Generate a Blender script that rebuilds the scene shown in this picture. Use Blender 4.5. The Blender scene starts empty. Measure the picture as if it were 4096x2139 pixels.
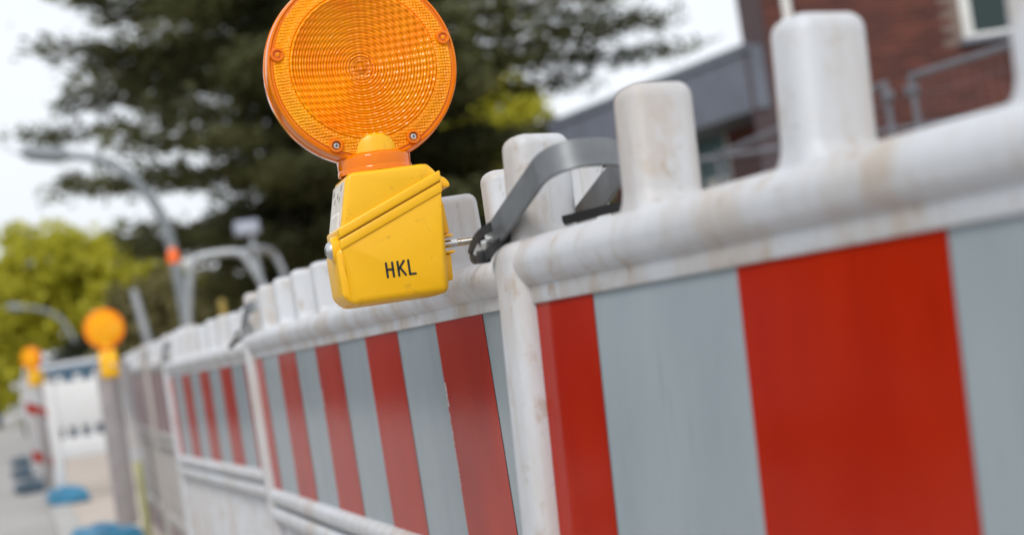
import bpy, bmesh, math, random
import numpy as np
from mathutils import Vector, Matrix
random.seed(7)
RNG = np.random.default_rng(7)
PI = math.pi
S = bpy.context.scene
C = S.collection

# ------------------------------------------------------------------ camera
CAMZ = 0.80
YAW, PITCH, ROLL = 0.2874, 0.0366, -0.1504
cam_d = bpy.data.cameras.new('camera')
cam_d.sensor_width = 36.0
cam_d.lens = 6870 / 4096 * 36.0
cam_d.clip_start = 0.02
cam_d.clip_end = 2000
cam_d.dof.use_dof = True
cam_d.dof.focus_distance = 1.585
cam_d.dof.aperture_fstop = 5.0
cam = bpy.data.objects.new('camera', cam_d)
C.objects.link(cam)
fw = Vector((math.sin(YAW) * math.cos(PITCH), math.cos(YAW) * math.cos(PITCH), math.sin(PITCH)))
r0 = Vector((math.cos(YAW), -math.sin(YAW), 0))
u0 = r0.cross(fw)
rr = r0 * math.cos(ROLL) + u0 * math.sin(ROLL)
uu = -r0 * math.sin(ROLL) + u0 * math.cos(ROLL)
cam.matrix_world = Matrix(((rr.x, uu.x, -fw.x, 0), (rr.y, uu.y, -fw.y, 0), (rr.z, uu.z, -fw.z, CAMZ), (0, 0, 0, 1)))
S.camera = cam

# ------------------------------------------------------------------ sky, sun, exposure
SUN_EL, SUN_AZ = math.radians(46), math.radians(-150)     # azimuth from +Y towards +X: from the left, behind the camera
W = bpy.data.worlds.new('World'); S.world = W; W.use_nodes = True
nt = W.node_tree
bg = nt.nodes['Background']
sky = nt.nodes.new('ShaderNodeTexSky'); sky.sky_type = 'NISHITA'; sky.sun_disc = False
sky.sun_elevation = SUN_EL; sky.sun_rotation = SUN_AZ; sky.air_density = 1.2; sky.dust_density = 3.0
mix = nt.nodes.new('ShaderNodeMix'); mix.data_type = 'RGBA'
nz = nt.nodes.new('ShaderNodeTexNoise'); nz.inputs['Scale'].default_value = 2.2; nz.inputs['Detail'].default_value = 5
tc = nt.nodes.new('ShaderNodeTexCoord')
mp = nt.nodes.new('ShaderNodeMapping'); mp.inputs['Scale'].default_value = (1, 1, 2.5)
rp = nt.nodes.new('ShaderNodeMapRange'); rp.inputs['From Min'].default_value = .3; rp.inputs['From Max'].default_value = .7
rp.inputs['To Min'].default_value = .78; rp.inputs['To Max'].default_value = .98
nt.links.new(tc.outputs['Generated'], mp.inputs['Vector'])
nt.links.new(mp.outputs['Vector'], nz.inputs['Vector'])
nt.links.new(nz.outputs['Fac'], rp.inputs['Value'])
nt.links.new(rp.outputs['Result'], mix.inputs['Factor'])
nt.links.new(sky.outputs['Color'], mix.inputs['A'])
mix.inputs['B'].default_value = (10.4, 10.8, 11.4, 1)       # thin bright cloud cover
nt.links.new(mix.outputs['Result'], bg.inputs['Color'])
bg.inputs['Strength'].default_value = 0.10
sd = bpy.data.lights.new('sun', 'SUN'); sd.energy = 1.9; sd.angle = math.radians(18); sd.color = (1, .965, .92)
sun = bpy.data.objects.new('sun', sd); C.objects.link(sun)
sv = Vector((math.sin(SUN_AZ) * math.cos(SUN_EL), math.cos(SUN_AZ) * math.cos(SUN_EL), math.sin(SUN_EL)))
sun.rotation_euler = sv.to_track_quat('Z', 'Y').to_euler()
S.view_settings.view_transform = 'Standard'
S.view_settings.look = 'None'
S.view_settings.exposure = 0.0
S.view_settings.gamma = 1.0
S.render.engine = 'CYCLES'
S.cycles.use_denoising = True
S.cycles.max_bounces = 12
S.cycles.transmission_bounces = 10
S.cycles.caustics_reflective = False

# ------------------------------------------------------------------ helpers
def put(o, parent=None):
    C.objects.link(o)
    if parent is not None:
        o.parent = parent
    return o

def mesh_obj(name, bm, mat, parent=None, smooth=False):
    me = bpy.data.meshes.new(name)
    bmesh.ops.recalc_face_normals(bm, faces=bm.faces)
    bm.to_mesh(me); bm.free()
    if smooth:
        me.shade_smooth()
        if smooth != 'all':
            try:
                me.set_sharp_from_angle(angle=math.radians(38))
            except Exception:
                pass
    if mat is not None:
        me.materials.append(mat)
    return put(bpy.data.objects.new(name, me), parent)

def inst(name, me, parent, loc=(0, 0, 0), rot=(0, 0, 0), scale=(1, 1, 1)):
    o = bpy.data.objects.new(name, me)
    o.location = loc; o.rotation_euler = rot; o.scale = scale
    return put(o, parent)

def tag(o, label, cat, group=None, kind=None):
    o['label'] = label; o['category'] = cat
    if group: o['group'] = group
    if kind: o['kind'] = kind
    return o

def thing(name, label, cat, loc=(0, 0, 0), rotz=0, group=None):
    o = bpy.data.objects.new(name, None)
    o.empty_display_size = .1
    o.location = loc; o.rotation_euler = (0, 0, rotz)
    put(o)
    return tag(o, label, cat, group)

def copy_tree(o, parent=None):
    c = o.copy(); C.objects.link(c)
    c.parent = parent
    for ch in o.children:
        copy_tree(ch, c)
    return c

def nbm(): return bmesh.new()

def add_box(bm, x0, x1, y0, y1, z0, z1, bevel=0, seg=2):
    r = bmesh.ops.create_cube(bm, size=1)
    vs = r['verts']
    for v in vs:
        v.co = Vector(((x0 + x1) / 2 + v.co.x * (x1 - x0), (y0 + y1) / 2 + v.co.y * (y1 - y0), (z0 + z1) / 2 + v.co.z * (z1 - z0)))
    if bevel:
        es = list({e for v in vs for e in v.link_edges})
        bmesh.ops.bevel(bm, geom=es, offset=bevel, segments=seg, profile=.5, affect='EDGES')
    return bm

def add_prism(bm, poly, y0, y1, bevel=0, seg=2, inset=0.0):
    """poly in (x,z), extruded along y from y0 to y1"""
    n = len(poly)
    a = [bm.verts.new((p[0], y0, p[1])) for p in poly]
    b = [bm.verts.new((p[0], y1, p[1])) for p in poly]
    bm.faces.new(a); bm.faces.new(list(reversed(b)))
    for i in range(n):
        j = (i + 1) % n
        bm.faces.new((a[j], a[i], b[i], b[j]))
    if bevel:
        es = list({e for v in a + b for e in v.link_edges})
        bmesh.ops.bevel(bm, geom=es, offset=bevel, segments=seg, profile=.5, affect='EDGES')
    return bm

def add_tube(bm, pts, rad, seg=10, caps=True, flat=None):
    """tube along pts; rad: number or list. flat=(w,t,normal fn) unused"""
    pts = [Vector(p) for p in pts]; n = len(pts)
    if not hasattr(rad, '__len__'): rad = [rad] * n
    rings = []
    up = None
    for i, p in enumerate(pts):
        d = (pts[min(i + 1, n - 1)] - pts[max(i - 1, 0)]).normalized()
        if up is None:
            up = Vector((0, 0, 1)) if abs(d.z) < .9 else Vector((1, 0, 0))
        a = d.cross(up)
        if a.length < 1e-6: a = d.orthogonal()
        a.normalize(); b = a.cross(d).normalized(); up = b
        rings.append([bm.verts.new(p + (a * math.cos(t) + b * math.sin(t)) * rad[i]) for t in [2 * PI * k / seg for k in range(seg)]])
    for r1, r2 in zip(rings, rings[1:]):
        for k in range(seg):
            bm.faces.new((r1[k], r1[(k + 1) % seg], r2[(k + 1) % seg], r2[k]))
    if caps:
        bm.faces.new(list(reversed(rings[0]))); bm.faces.new(rings[-1])
    return bm

def add_lathe(bm, prof, seg=48, axis='Y', centre=(0, 0, 0), closed=False):
    """prof: list of (r, h); revolve round axis (Y or Z or X)"""
    cx, cy, cz = centre
    def P(r, h, t):
        c, s = math.cos(t) * r, math.sin(t) * r
        if axis == 'Y': return (cx + c, cy + h, cz + s)
        if axis == 'Z': return (cx + c, cy + s, cz + h)
        return (cx + h, cy + c, cz + s)
    rings = []
    for r, h in prof:
        if r < 1e-6: rings.append([bm.verts.new(P(0, h, 0))])
        else: rings.append([bm.verts.new(P(r, h, 2 * PI * k / seg)) for k in range(seg)])
    for A, B in zip(rings, rings[1:]):
        for k in range(seg):
            k2 = (k + 1) % seg
            if len(A) == 1 and len(B) == 1: continue
            if len(A) == 1: bm.faces.new((A[0], B[k], B[k2]))
            elif len(B) == 1: bm.faces.new((A[k], A[k2], B[0]))
            else: bm.faces.new((A[k], A[k2], B[k2], B[k]))
    return bm

def add_band(bm, pts, wdirs, w, ndirs, t):
    """flat strap: centre pts, width direction, thickness direction"""
    rings = []
    for p, wd, nd in zip(pts, wdirs, ndirs):
        p = Vector(p); wd = Vector(wd).normalized() * w / 2; nd = Vector(nd).normalized() * t / 2
        rings.append([bm.verts.new(p + a * wd + b * nd) for a, b in ((-1, -1), (1, -1), (1, 1), (-1, 1))])
    for A, B in zip(rings, rings[1:]):
        for k in range(4):
            bm.faces.new((A[k], A[(k + 1) % 4], B[(k + 1) % 4], B[k]))
    bm.faces.new(list(reversed(rings[0]))); bm.faces.new(rings[-1])
    return bm

# ------------------------------------------------------------------ materials
def new_mat(name):
    m = bpy.data.materials.new(name); m.use_nodes = True
    return m, m.node_tree, m.node_tree.nodes['Principled BSDF']

def N(t, kind, **kw):
    n = t.nodes.new('ShaderNode' + kind)
    for k, v in kw.items():
        if k in n.inputs: n.inputs[k].default_value = v
        else: setattr(n, k, v)
    return n

def mixc(t, fac, a, b):
    m = t.nodes.new('ShaderNodeMix'); m.data_type = 'RGBA'
    for key, v in (('Factor', fac), ('A', a), ('B', b)):
        if isinstance(v, (int, float)): m.inputs[key].default_value = v
        elif isinstance(v, tuple): m.inputs[key].default_value = (*v, 1) if len(v) == 3 else v
        else: t.links.new(v, m.inputs[key])
    return m.outputs['Result']

def ramp(t, src, lo, hi, a=0., b=1.):
    r = N(t, 'MapRange'); r.inputs['From Min'].default_value = lo; r.inputs['From Max'].default_value = hi
    r.inputs['To Min'].default_value = a; r.inputs['To Max'].default_value = b
    t.links.new(src, r.inputs['Value'])
    return r.outputs['Result']

def coords(t, scale=(1, 1, 1), kind='Object'):
    c = N(t, 'TexCoord'); m = N(t, 'Mapping'); m.inputs['Scale'].default_value = scale
    t.links.new(c.outputs[kind], m.inputs['Vector'])
    return m.outputs['Vector']

def noise(t, vec, scale, detail=4, rough=.55):
    n = N(t, 'TexNoise', Scale=scale, Detail=detail, Roughness=rough)
    t.links.new(vec, n.inputs['Vector'])
    return n.outputs['Fac']

def bump(t, p, h, strength=.3, dist=.001):
    b = N(t, 'Bump', Strength=strength, Distance=dist)
    t.links.new(h, b.inputs['Height']); t.links.new(b.outputs['Normal'], p.inputs['Normal'])
    if 'Coat Normal' in p.inputs: t.links.new(b.outputs['Normal'], p.inputs['Coat Normal'])

def simple(name, col, rough=.5, metal=0., var=.12, vscale=8, spec=.5, bumpd=0.0, bscale=60, kind='Object'):
    m, t, p = new_mat(name)
    v = coords(t, kind=kind)
    f = noise(t, v, vscale)
    lo = tuple(c * (1 - var) for c in col); hi = tuple(min(1, c * (1 + var)) for c in col)
    t.links.new(mixc(t, ramp(t, f, .3, .7), lo, hi), p.inputs['Base Color'])
    p.inputs['Roughness'].default_value = rough; p.inputs['Metallic'].default_value = metal
    p.inputs['Specular IOR Level'].default_value = spec
    if bumpd: bump(t, p, noise(t, v, bscale), .5, bumpd)
    return m

def plastic_white(name='white_plastic', k=1.0):
    m, t, p = new_mat(name)
    g = N(t, 'NewGeometry')
    pos = g.outputs['Position']
    def mp(scale):
        k = N(t, 'Mapping'); k.inputs['Scale'].default_value = scale; t.links.new(pos, k.inputs['Vector']); return k.outputs['Vector']
    big = noise(t, mp((1, 1, .22)), 13, 6, .65)
    scr = noise(t, mp((1, .10, 1)), 170, 3, .6)
    spots = noise(t, mp((1, 1, .6)), 55, 6, .7)
    sm = noise(t, mp((1, 1, .08)), 90, 3, .6)
    c = mixc(t, ramp(t, big, .35, .7), (.55, .57, .60), (.465, .475, .49))
    c = mixc(t, ramp(t, big, .49 - .05 * (k - 1), .70, 0, min(1, .6 * k)), c, (.44, .36, .28))
    c = mixc(t, ramp(t, scr, .66, .74, 0, .5), c, (.30, .28, .26))
    c = mixc(t, ramp(t, spots, .57, .72, 0, min(1, .75 * k)), c, (.34, .25, .17))
    pat = noise(t, mp((1, 1, .8)), 27, 3, .5)
    c = mixc(t, ramp(t, pat, .60, .68, 0, .36 * k), c, (.40, .31, .22))
    c = mixc(t, ramp(t, sm, .62, .78, 0, min(1, .5 * k)), c, (.40, .31, .22))
    t.links.new(c, p.inputs['Base Color'])
    p.inputs['Roughness'].default_value = .42
    t.links.new(ramp(t, big, .3, .7, .34, .55), p.inputs['Roughness'])
    p.inputs['Subsurface Weight'].default_value = .0
    bump(t, p, noise(t, mp((1, 1, 1)), 120, 4), .35, .0006)
    return m

def film(name, a, b, rough):
    m, t, p = new_mat(name)
    g = N(t, 'NewGeometry'); pos = g.outputs['Position']
    def mp(scale):
        k = N(t, 'Mapping'); k.inputs['Scale'].default_value = scale; t.links.new(pos, k.inputs['Vector']); return k.outputs['Vector']
    n1 = noise(t, mp((1, 1, .35)), 13, 5)
    n2 = noise(t, mp((1, 1, .05)), 160, 3)
    c = mixc(t, ramp(t, n1, .3, .7), a, b)
    c = mixc(t, ramp(t, n2, .62, .8, 0, .4), c, tuple(x * .55 for x in a))
    t.links.new(c, p.inputs['Base Color'])
    p.inputs['Roughness'].default_value = .55; p.inputs['Specular IOR Level'].default_value = .03
    p.inputs['Coat Weight'].default_value = .6; p.inputs['Coat IOR'].default_value = 1.40
    t.links.new(ramp(t, n1, .3, .7, rough * .8, rough * 1.3), p.inputs['Coat Roughness'])
    h = noise(t, mp((1, 1, 1)), 520, 2)
    h2 = noise(t, mp((1, 1, 1)), 9, 2)
    mm = N(t, 'Math', operation='MULTIPLY_ADD'); t.links.new(h2, mm.inputs[0]); mm.inputs[1].default_value = 6.0; t.links.new(h, mm.inputs[2])
    bump(t, p, mm.outputs[0], .15, .0005)
    return m

def foliage(name, dark, light, scale=.9, trans=.25):
    m, t, p = new_mat(name)
    g = N(t, 'NewGeometry')
    f = noise(t, g.outputs['Position'], scale, 4, .6)
    f2 = noise(t, g.outputs['Position'], 7, 2)
    mm = N(t, 'Math', operation='MULTIPLY_ADD'); t.links.new(f2, mm.inputs[0]); mm.inputs[1].default_value = .45; t.links.new(f, mm.inputs[2])
    c = mixc(t, ramp(t, mm.outputs[0], .5, .98), dark, light)
    t.links.new(c, p.inputs['Base Color']); p.inputs['Roughness'].default_value = .6
    p.inputs['Specular IOR Level'].default_value = .2
    tr = N(t, 'BsdfTranslucent'); t.links.new(c, tr.inputs['Color'])
    ms = N(t, 'MixShader'); ms.inputs[0].default_value = trans
    out = t.nodes['Material Output']
    t.links.new(p.outputs[0], ms.inputs[1]); t.links.new(tr.outputs[0], ms.inputs[2]); t.links.new(ms.outputs[0], out.inputs['Surface'])
    return m

def amber(name, base, trans, rough, waffle=0., honey=False):
    m, t, p = new_mat(name)
    v = coords(t)
    f = noise(t, v, 30, 3)
    t.links.new(mixc(t, ramp(t, f, .3, .7), (base[0], base[1] * .9, base[2]), (base[0], base[1] * 1.2, base[2])), p.inputs['Base Color'])
    p.inputs['Roughness'].default_value = rough
    p.inputs['IOR'].default_value = 1.49
    p.inputs['Transmission Weight'].default_value = trans
    p.inputs['Coat Weight'].default_value = .08; p.inputs['Coat Roughness'].default_value = .03; p.inputs['Specular IOR Level'].default_value = .22
    if waffle:
        sx = N(t, 'SeparateXYZ'); t.links.new(v, sx.inputs[0])
        outs = []
        for ax in ('X', 'Z'):
            a = N(t, 'Math', operation='MULTIPLY'); t.links.new(sx.outputs[ax], a.inputs[0]); a.inputs[1].default_value = 2 * PI / waffle
            s = N(t, 'Math', operation='SINE'); t.links.new(a.outputs[0], s.inputs[0]); outs.append(s.outputs[0])
        ad = N(t, 'Math', operation='ADD'); t.links.new(outs[0], ad.inputs[0]); t.links.new(outs[1], ad.inputs[1])
        bump(t, p, ad.outputs[0], .6, .0006)
    if honey:
        vo = N(t, 'TexVoronoi', Scale=360.); vo.feature = 'F1'; vo.inputs['Randomness'].default_value = .25
        t.links.new(v, vo.inputs['Vector'])
        bump(t, p, vo.outputs['Distance'], 1., .0022)
    return m

M = {}
M['white'] = plastic_white()
M['whitebar'] = plastic_white('stained_white_plastic', 1.5)
M['wfilm'] = film('white_reflective_film', (.265, .31, .335), (.31, .355, .38), .07)
M['rfilm'] = film('red_reflective_film', (.33, .010, .0), (.39, .016, .0), .07)
M['yellow'] = simple('yellow_plastic', (.85, .455, .0), .36, var=.05, vscale=18, bumpd=.0003, bscale=180)
def dirty_yellow():
    m = M['yellow']; t = m.node_tree; p = t.nodes['Principled BSDF']
    v = coords(t)
    base = p.inputs['Base Color'].links[0].from_socket
    sp = noise(t, v, 70, 5, .7)
    c = mixc(t, ramp(t, sp, .60, .78, 0, .55), base, (.36, .18, .02))
    t.links.new(c, p.inputs['Base Color'])
    p.inputs['Subsurface Weight'].default_value = .15
    p.inputs['Subsurface Radius'].default_value = (.004, .002, .0005)
    p.inputs['Subsurface Scale'].default_value = 1.0
dirty_yellow()
M['amber'] = amber('amber_lens_plastic', (1.0, .24, .0), .30, .10)
M['amber_fresnel'] = amber('amber_fresnel_plastic', (1.0, .31, .0), .0, .12, waffle=.0064)
M['amber_centre'] = amber('amber_centre_plastic', (.86, .235, .0), .15, .12, waffle=.0040)
M['amber_honey'] = amber('amber_reflector_plastic', (1.0, .31, .0), .0, .18, honey=True)
M['amber_deep'] = amber('amber_inner_plastic', (1.0, .40, .0), .0, .30, waffle=.0032)
M['cleanwhite'] = simple('clean_white_plastic', (.64, .64, .64), .4, var=.03)
M['grimy'] = simple('grimy_plastic', (.36, .34, .325), .6, var=.15, vscale=12)
M['fadedred'] = simple('faded_red_film', (.24, .085, .09), .35, var=.15, vscale=12)
M['fadedwhite'] = simple('faded_white_film', (.31, .27, .28), .35, var=.12, vscale=12)
M['seam'] = simple('brown_seam', (.30, .15, .02), .7)
M['bulb'] = simple('lamp_bulb_brown', (.30, .10, .01), .3)
M['black'] = simple('black_plastic', (.008, .008, .009), .5)
M['steel'] = simple('galvanised_strap_steel', (.17, .18, .19), .48, metal=.5, var=.18, vscale=40)
M['zinc'] = simple('bright_zinc_steel', (.62, .62, .60), .25, metal=1., var=.2, vscale=60)
M['ink'] = simple('black_ink', (.01, .01, .01), .5)
M['label'] = simple('pale_label', (.62, .58, .50), .45, var=.15, vscale=60)
M['label_line'] = simple('pale_label_line', (.80, .77, .72), .45)
M['label_dark'] = simple('label_print', (.22, .19, .15), .5)
M['whitetext'] = simple('white_print', (.75, .75, .75), .5)
M['fence'] = simple('dull_fence_steel', (.15, .155, .18), .5, metal=.3, var=.15)
M['seamgrey'] = simple('grey_seam', (.53, .52, .51), .5)
M['galv'] = simple('galvanised_steel', (.40, .42, .44), .45, metal=.45, var=.15, vscale=12)
M['mast'] = simple('grey_mast_paint', (.22, .245, .265), .5, var=.1)
M['asphalt'] = simple('road_asphalt', (.33, .315, .30), .65, var=.12, vscale=.5, bumpd=.003, bscale=90)
M['paving'] = simple('brown_paving', (.45, .385, .33), .8, var=.12, vscale=2.2, bumpd=.003, bscale=60)
M['soil'] = simple('ground_grass_soil', (.10, .11, .05), .9, var=.4, vscale=.6)
M['kerb'] = simple('kerb_concrete', (.38, .37, .35), .8, var=.15)
M['blue'] = simple('blue_recycled_plastic', (.04, .20, .34), .55, var=.2, vscale=9)
M['dkbase'] = simple('dark_blue_grey_plastic', (.05, .085, .12), .6, var=.25, vscale=9)
M['bluegrey'] = simple('slate_fascia', (.145, .16, .20), .6, var=.15, vscale=2)
M['brick'] = None
M['mortar'] = simple('mortar', (.20, .15, .13), .9, var=.15, vscale=20)
M['glass_dark'] = simple('window_glass', (.012, .03, .03), .06, var=.1)
M['glass_door'] = simple('door_glass', (.12, .22, .24), .08, var=.3, vscale=1.4)
M['wframe'] = simple('white_window_frame', (.78, .78, .77), .4, var=.04)
M['bark'] = simple('bark', (.055, .042, .032), .9, var=.4, vscale=6, bumpd=.02, bscale=12)
M['conifer'] = foliage('conifer_needles', (.045, .049, .022), (.175, .180, .068), .75, .2)
M['spring'] = foliage('spring_leaves', (.40, .39, .03), (.68, .64, .08), .5, .5)
M['shrub'] = foliage('shrub_leaves', (.11, .10, .04), (.34, .30, .13), .8, .3)
M['dark_hedge'] = foliage('hedge_leaves', (.018, .022, .01), (.05, .055, .02), .8, .2)
M['carwhite'] = simple('white_car_paint', (.66, .68, .70), .25, var=.04)
M['cardark'] = simple('dark_car_paint', (.02, .022, .028), .25)
M['carblue'] = simple('blue_car_paint', (.05, .14, .30), .25)
M['carglass'] = simple('car_glass', (.02, .07, .12), .05, var=.2)
M['rubber'] = simple('tyre_rubber', (.02, .02, .02), .8)
M['headlight'] = simple('headlight_glass', (.40, .42, .50), .1)
M['machine'] = simple('yellow_machine_paint', (.34, .24, .05), .5, var=.1)
M['orange'] = simple('orange_beacon_plastic', (.95, .16, .02), .25, var=.05)
M['grey_board'] = simple('grey_weathered_plastic', (.29, .27, .275), .55, var=.15, vscale=10)
M['mossy'] = simple('mossy_post', (.33, .33, .17), .8, var=.25, vscale=14)
M['greybox'] = simple('pale_grey_casing', (.27, .30, .38), .4)

def brick_mat():
    m, t, p = new_mat('red_brick')
    oi = N(t, 'ObjectInfo')
    g = N(t, 'NewGeometry')
    wn = N(t, 'TexWhiteNoise'); wn.noise_dimensions = '1D'
    t.links.new(oi.outputs['Random'], wn.inputs['W'])
    f = noise(t, g.outputs['Position'], 5, 4)
    c = mixc(t, oi.outputs['Random'], (.078, .023, .018), (.155, .044, .032))
    c = mixc(t, ramp(t, f, .4, .75, 0, .6), c, (.075, .03, .028))
    t.links.new(c, p.inputs['Base Color']); p.inputs['Roughness'].default_value = .85
    bump(t, p, noise(t, g.outputs['Position'], 120), .5, .002)
    return m
M['brick'] = brick_mat()

# ------------------------------------------------------------------ ground
def sheet(name, x0, x1, y0, y1, z, mat, label=None):
    bm = nbm()
    vs = [bm.verts.new(p) for p in ((x0, y0, z), (x1, y0, z), (x1, y1, z), (x0, y1, z))]
    bm.faces.new(vs)
    o = mesh_obj(name, bm, mat); o['kind'] = 'structure'
    return o
sheet('ground', -300, 300, -60, 600, -.12, M['soil'])
sheet('road', -6.0, .12, -60, 420, -.004, M['asphalt'])
sheet('pavement', .27, 6.8, -40, 420, .012, M['paving'])
bm = nbm(); add_box(bm, .12, .27, -40, 420, -.12, .022, .008, 2)
o = mesh_obj('kerb', bm, M['kerb']); o['kind'] = 'structure'
sheet('far_pavement', -10.5, -6.15, -40, 420, .012, M['paving'])
bm = nbm(); add_box(bm, -6.15, -6.0, -40, 420, -.12, .022, .008, 2)
o = mesh_obj('far_kerb', bm, M['kerb']); o['kind'] = 'structure'

# ------------------------------------------------------------------ barrier panels
ZT = 0.8221              # film top height of the panel above its base
L = 1.93                 # film length

def rounded_rect_profile(y0, y1, z0, z1, r, k=4):
    pts = []
    for cy, cz, a0 in ((y1 - r, z1 - r, 0), (y0 + r, z1 - r, 90), (y0 + r, z0 + r, 180), (y1 - r, z0 + r, 270)):
        for i in range(k + 1):
            a = math.radians(a0 + 90 * i / k)
            pts.append((cy + r * math.cos(a), cz + r * math.sin(a)))
    return pts

def add_extr_x(bm, prof, xs, jitter=0.0):
    rings = []
    for x in xs:
        rings.append([bm.verts.new((x, y + random.uniform(-jitter, jitter), z + random.uniform(-jitter, jitter))) for y, z in prof])
    n = len(prof)
    for A, B in zip(rings, rings[1:]):
        for k in range(n):
            bm.faces.new((A[k], A[(k + 1) % n], B[(k + 1) % n], B[k]))
    bm.faces.new(list(reversed(rings[0]))); bm.faces.new(rings[-1])

def tooth_mesh():
    bm = nbm()
    r = bmesh.ops.create_cube(bm, size=1)
    for v in r['verts']:
        top = v.co.z > 0
        hx = .0185
        hy = .0235 if top else .0240
        v.co = Vector((math.copysign(hx, v.co.x), math.copysign(hy, v.co.y), .0835 if top else 0))
    ve = [e for e in bm.edges if abs(e.verts[0].co.z - e.verts[1].co.z) > .05]
    bmesh.ops.bevel(bm, geom=ve, offset=.0110, segments=4, profile=.5, affect='EDGES')
    te = [e for e in bm.edges if e.verts[0].co.z > .07 and e.verts[1].co.z > .07]
    bmesh.ops.bevel(bm, geom=te, offset=.0100, segments=4, profile=.5, affect='EDGES')
    # flared foot
    bmesh.ops.bisect_plane(bm, geom=bm.verts[:] + bm.edges[:] + bm.faces[:], plane_co=(0, 0, .015), plane_no=(0, 0, 1))
    bmesh.ops.bisect_plane(bm, geom=bm.verts[:] + bm.edges[:] + bm.faces[:], plane_co=(0, 0, .008), plane_no=(0, 0, 1))
    for v in bm.verts:
        if v.co.z < .002:
            v.co.x *= 1.55; v.co.y *= 1.08
        elif v.co.z < .009:
            v.co.x *= 1.12; v.co.y *= 1.02
    me = bpy.data.meshes.new('tooth')
    bmesh.ops.recalc_face_normals(bm, faces=bm.faces)
    bm.to_mesh(me); bm.free(); me.shade_smooth(); me.set_sharp_from_angle(angle=math.radians(50))
    me.materials.append(M['white'])
    return me

def seam_mesh():
    bm = nbm(); add_box(bm, .0170, .01875, -.0003, .0003, .016, .074)
    me = bpy.data.meshes.new('mould_seam'); bm.to_mesh(me); bm.free(); me.materials.append(M['seamgrey'])
    return me

TOOTH = tooth_mesh(); SEAM = seam_mesh()

def bar_mesh(z0, z1):
    bm = nbm(); add_box(bm, -.021, .021, .000, .040, z0, z1, .012, 3)
    me = bpy.data.meshes.new('bar'); bm.to_mesh(me); bm.free(); me.shade_smooth(); me.set_sharp_from_angle(angle=math.radians(50))
    me.materials.append(M['white']); return me

def stripe_mesh(w, h, mat):
    bm = nbm(); nx, nz = max(1, int(w / .05)), 5
    g = [[bm.verts.new((w * i / nx, 0, h * j / nz)) for j in range(nz + 1)] for i in range(nx + 1)]
    for i in range(nx):
        for j in range(nz):
            bm.faces.new((g[i][j], g[i + 1][j], g[i + 1][j + 1], g[i][j + 1]))
    me = bpy.data.meshes.new('stripe'); bm.normal_update(); bm.to_mesh(me); bm.free(); me.materials.append(mat); return me

def text_mesh(name, s, size, mat, shear=0., bold=0.):
    cu = bpy.data.curves.new(name, 'FONT'); cu.body = s; cu.size = size; cu.shear = shear; cu.offset = bold
    cu.resolution_u = 2
    ob = bpy.data.objects.new(name, cu); C.objects.link(ob)
    bpy.context.view_layer.update()
    dg = bpy.context.evaluated_depsgraph_get()
    me = bpy.data.meshes.new_from_object(ob.evaluated_get(dg))
    w = max((v.co.x for v in me.vertices), default=0)
    C.objects.unlink(ob); bpy.data.objects.remove(ob)
    me.materials.clear(); me.materials.append(mat)
    return me, w

FILM_BOTTOM = ZT - .252

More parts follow.
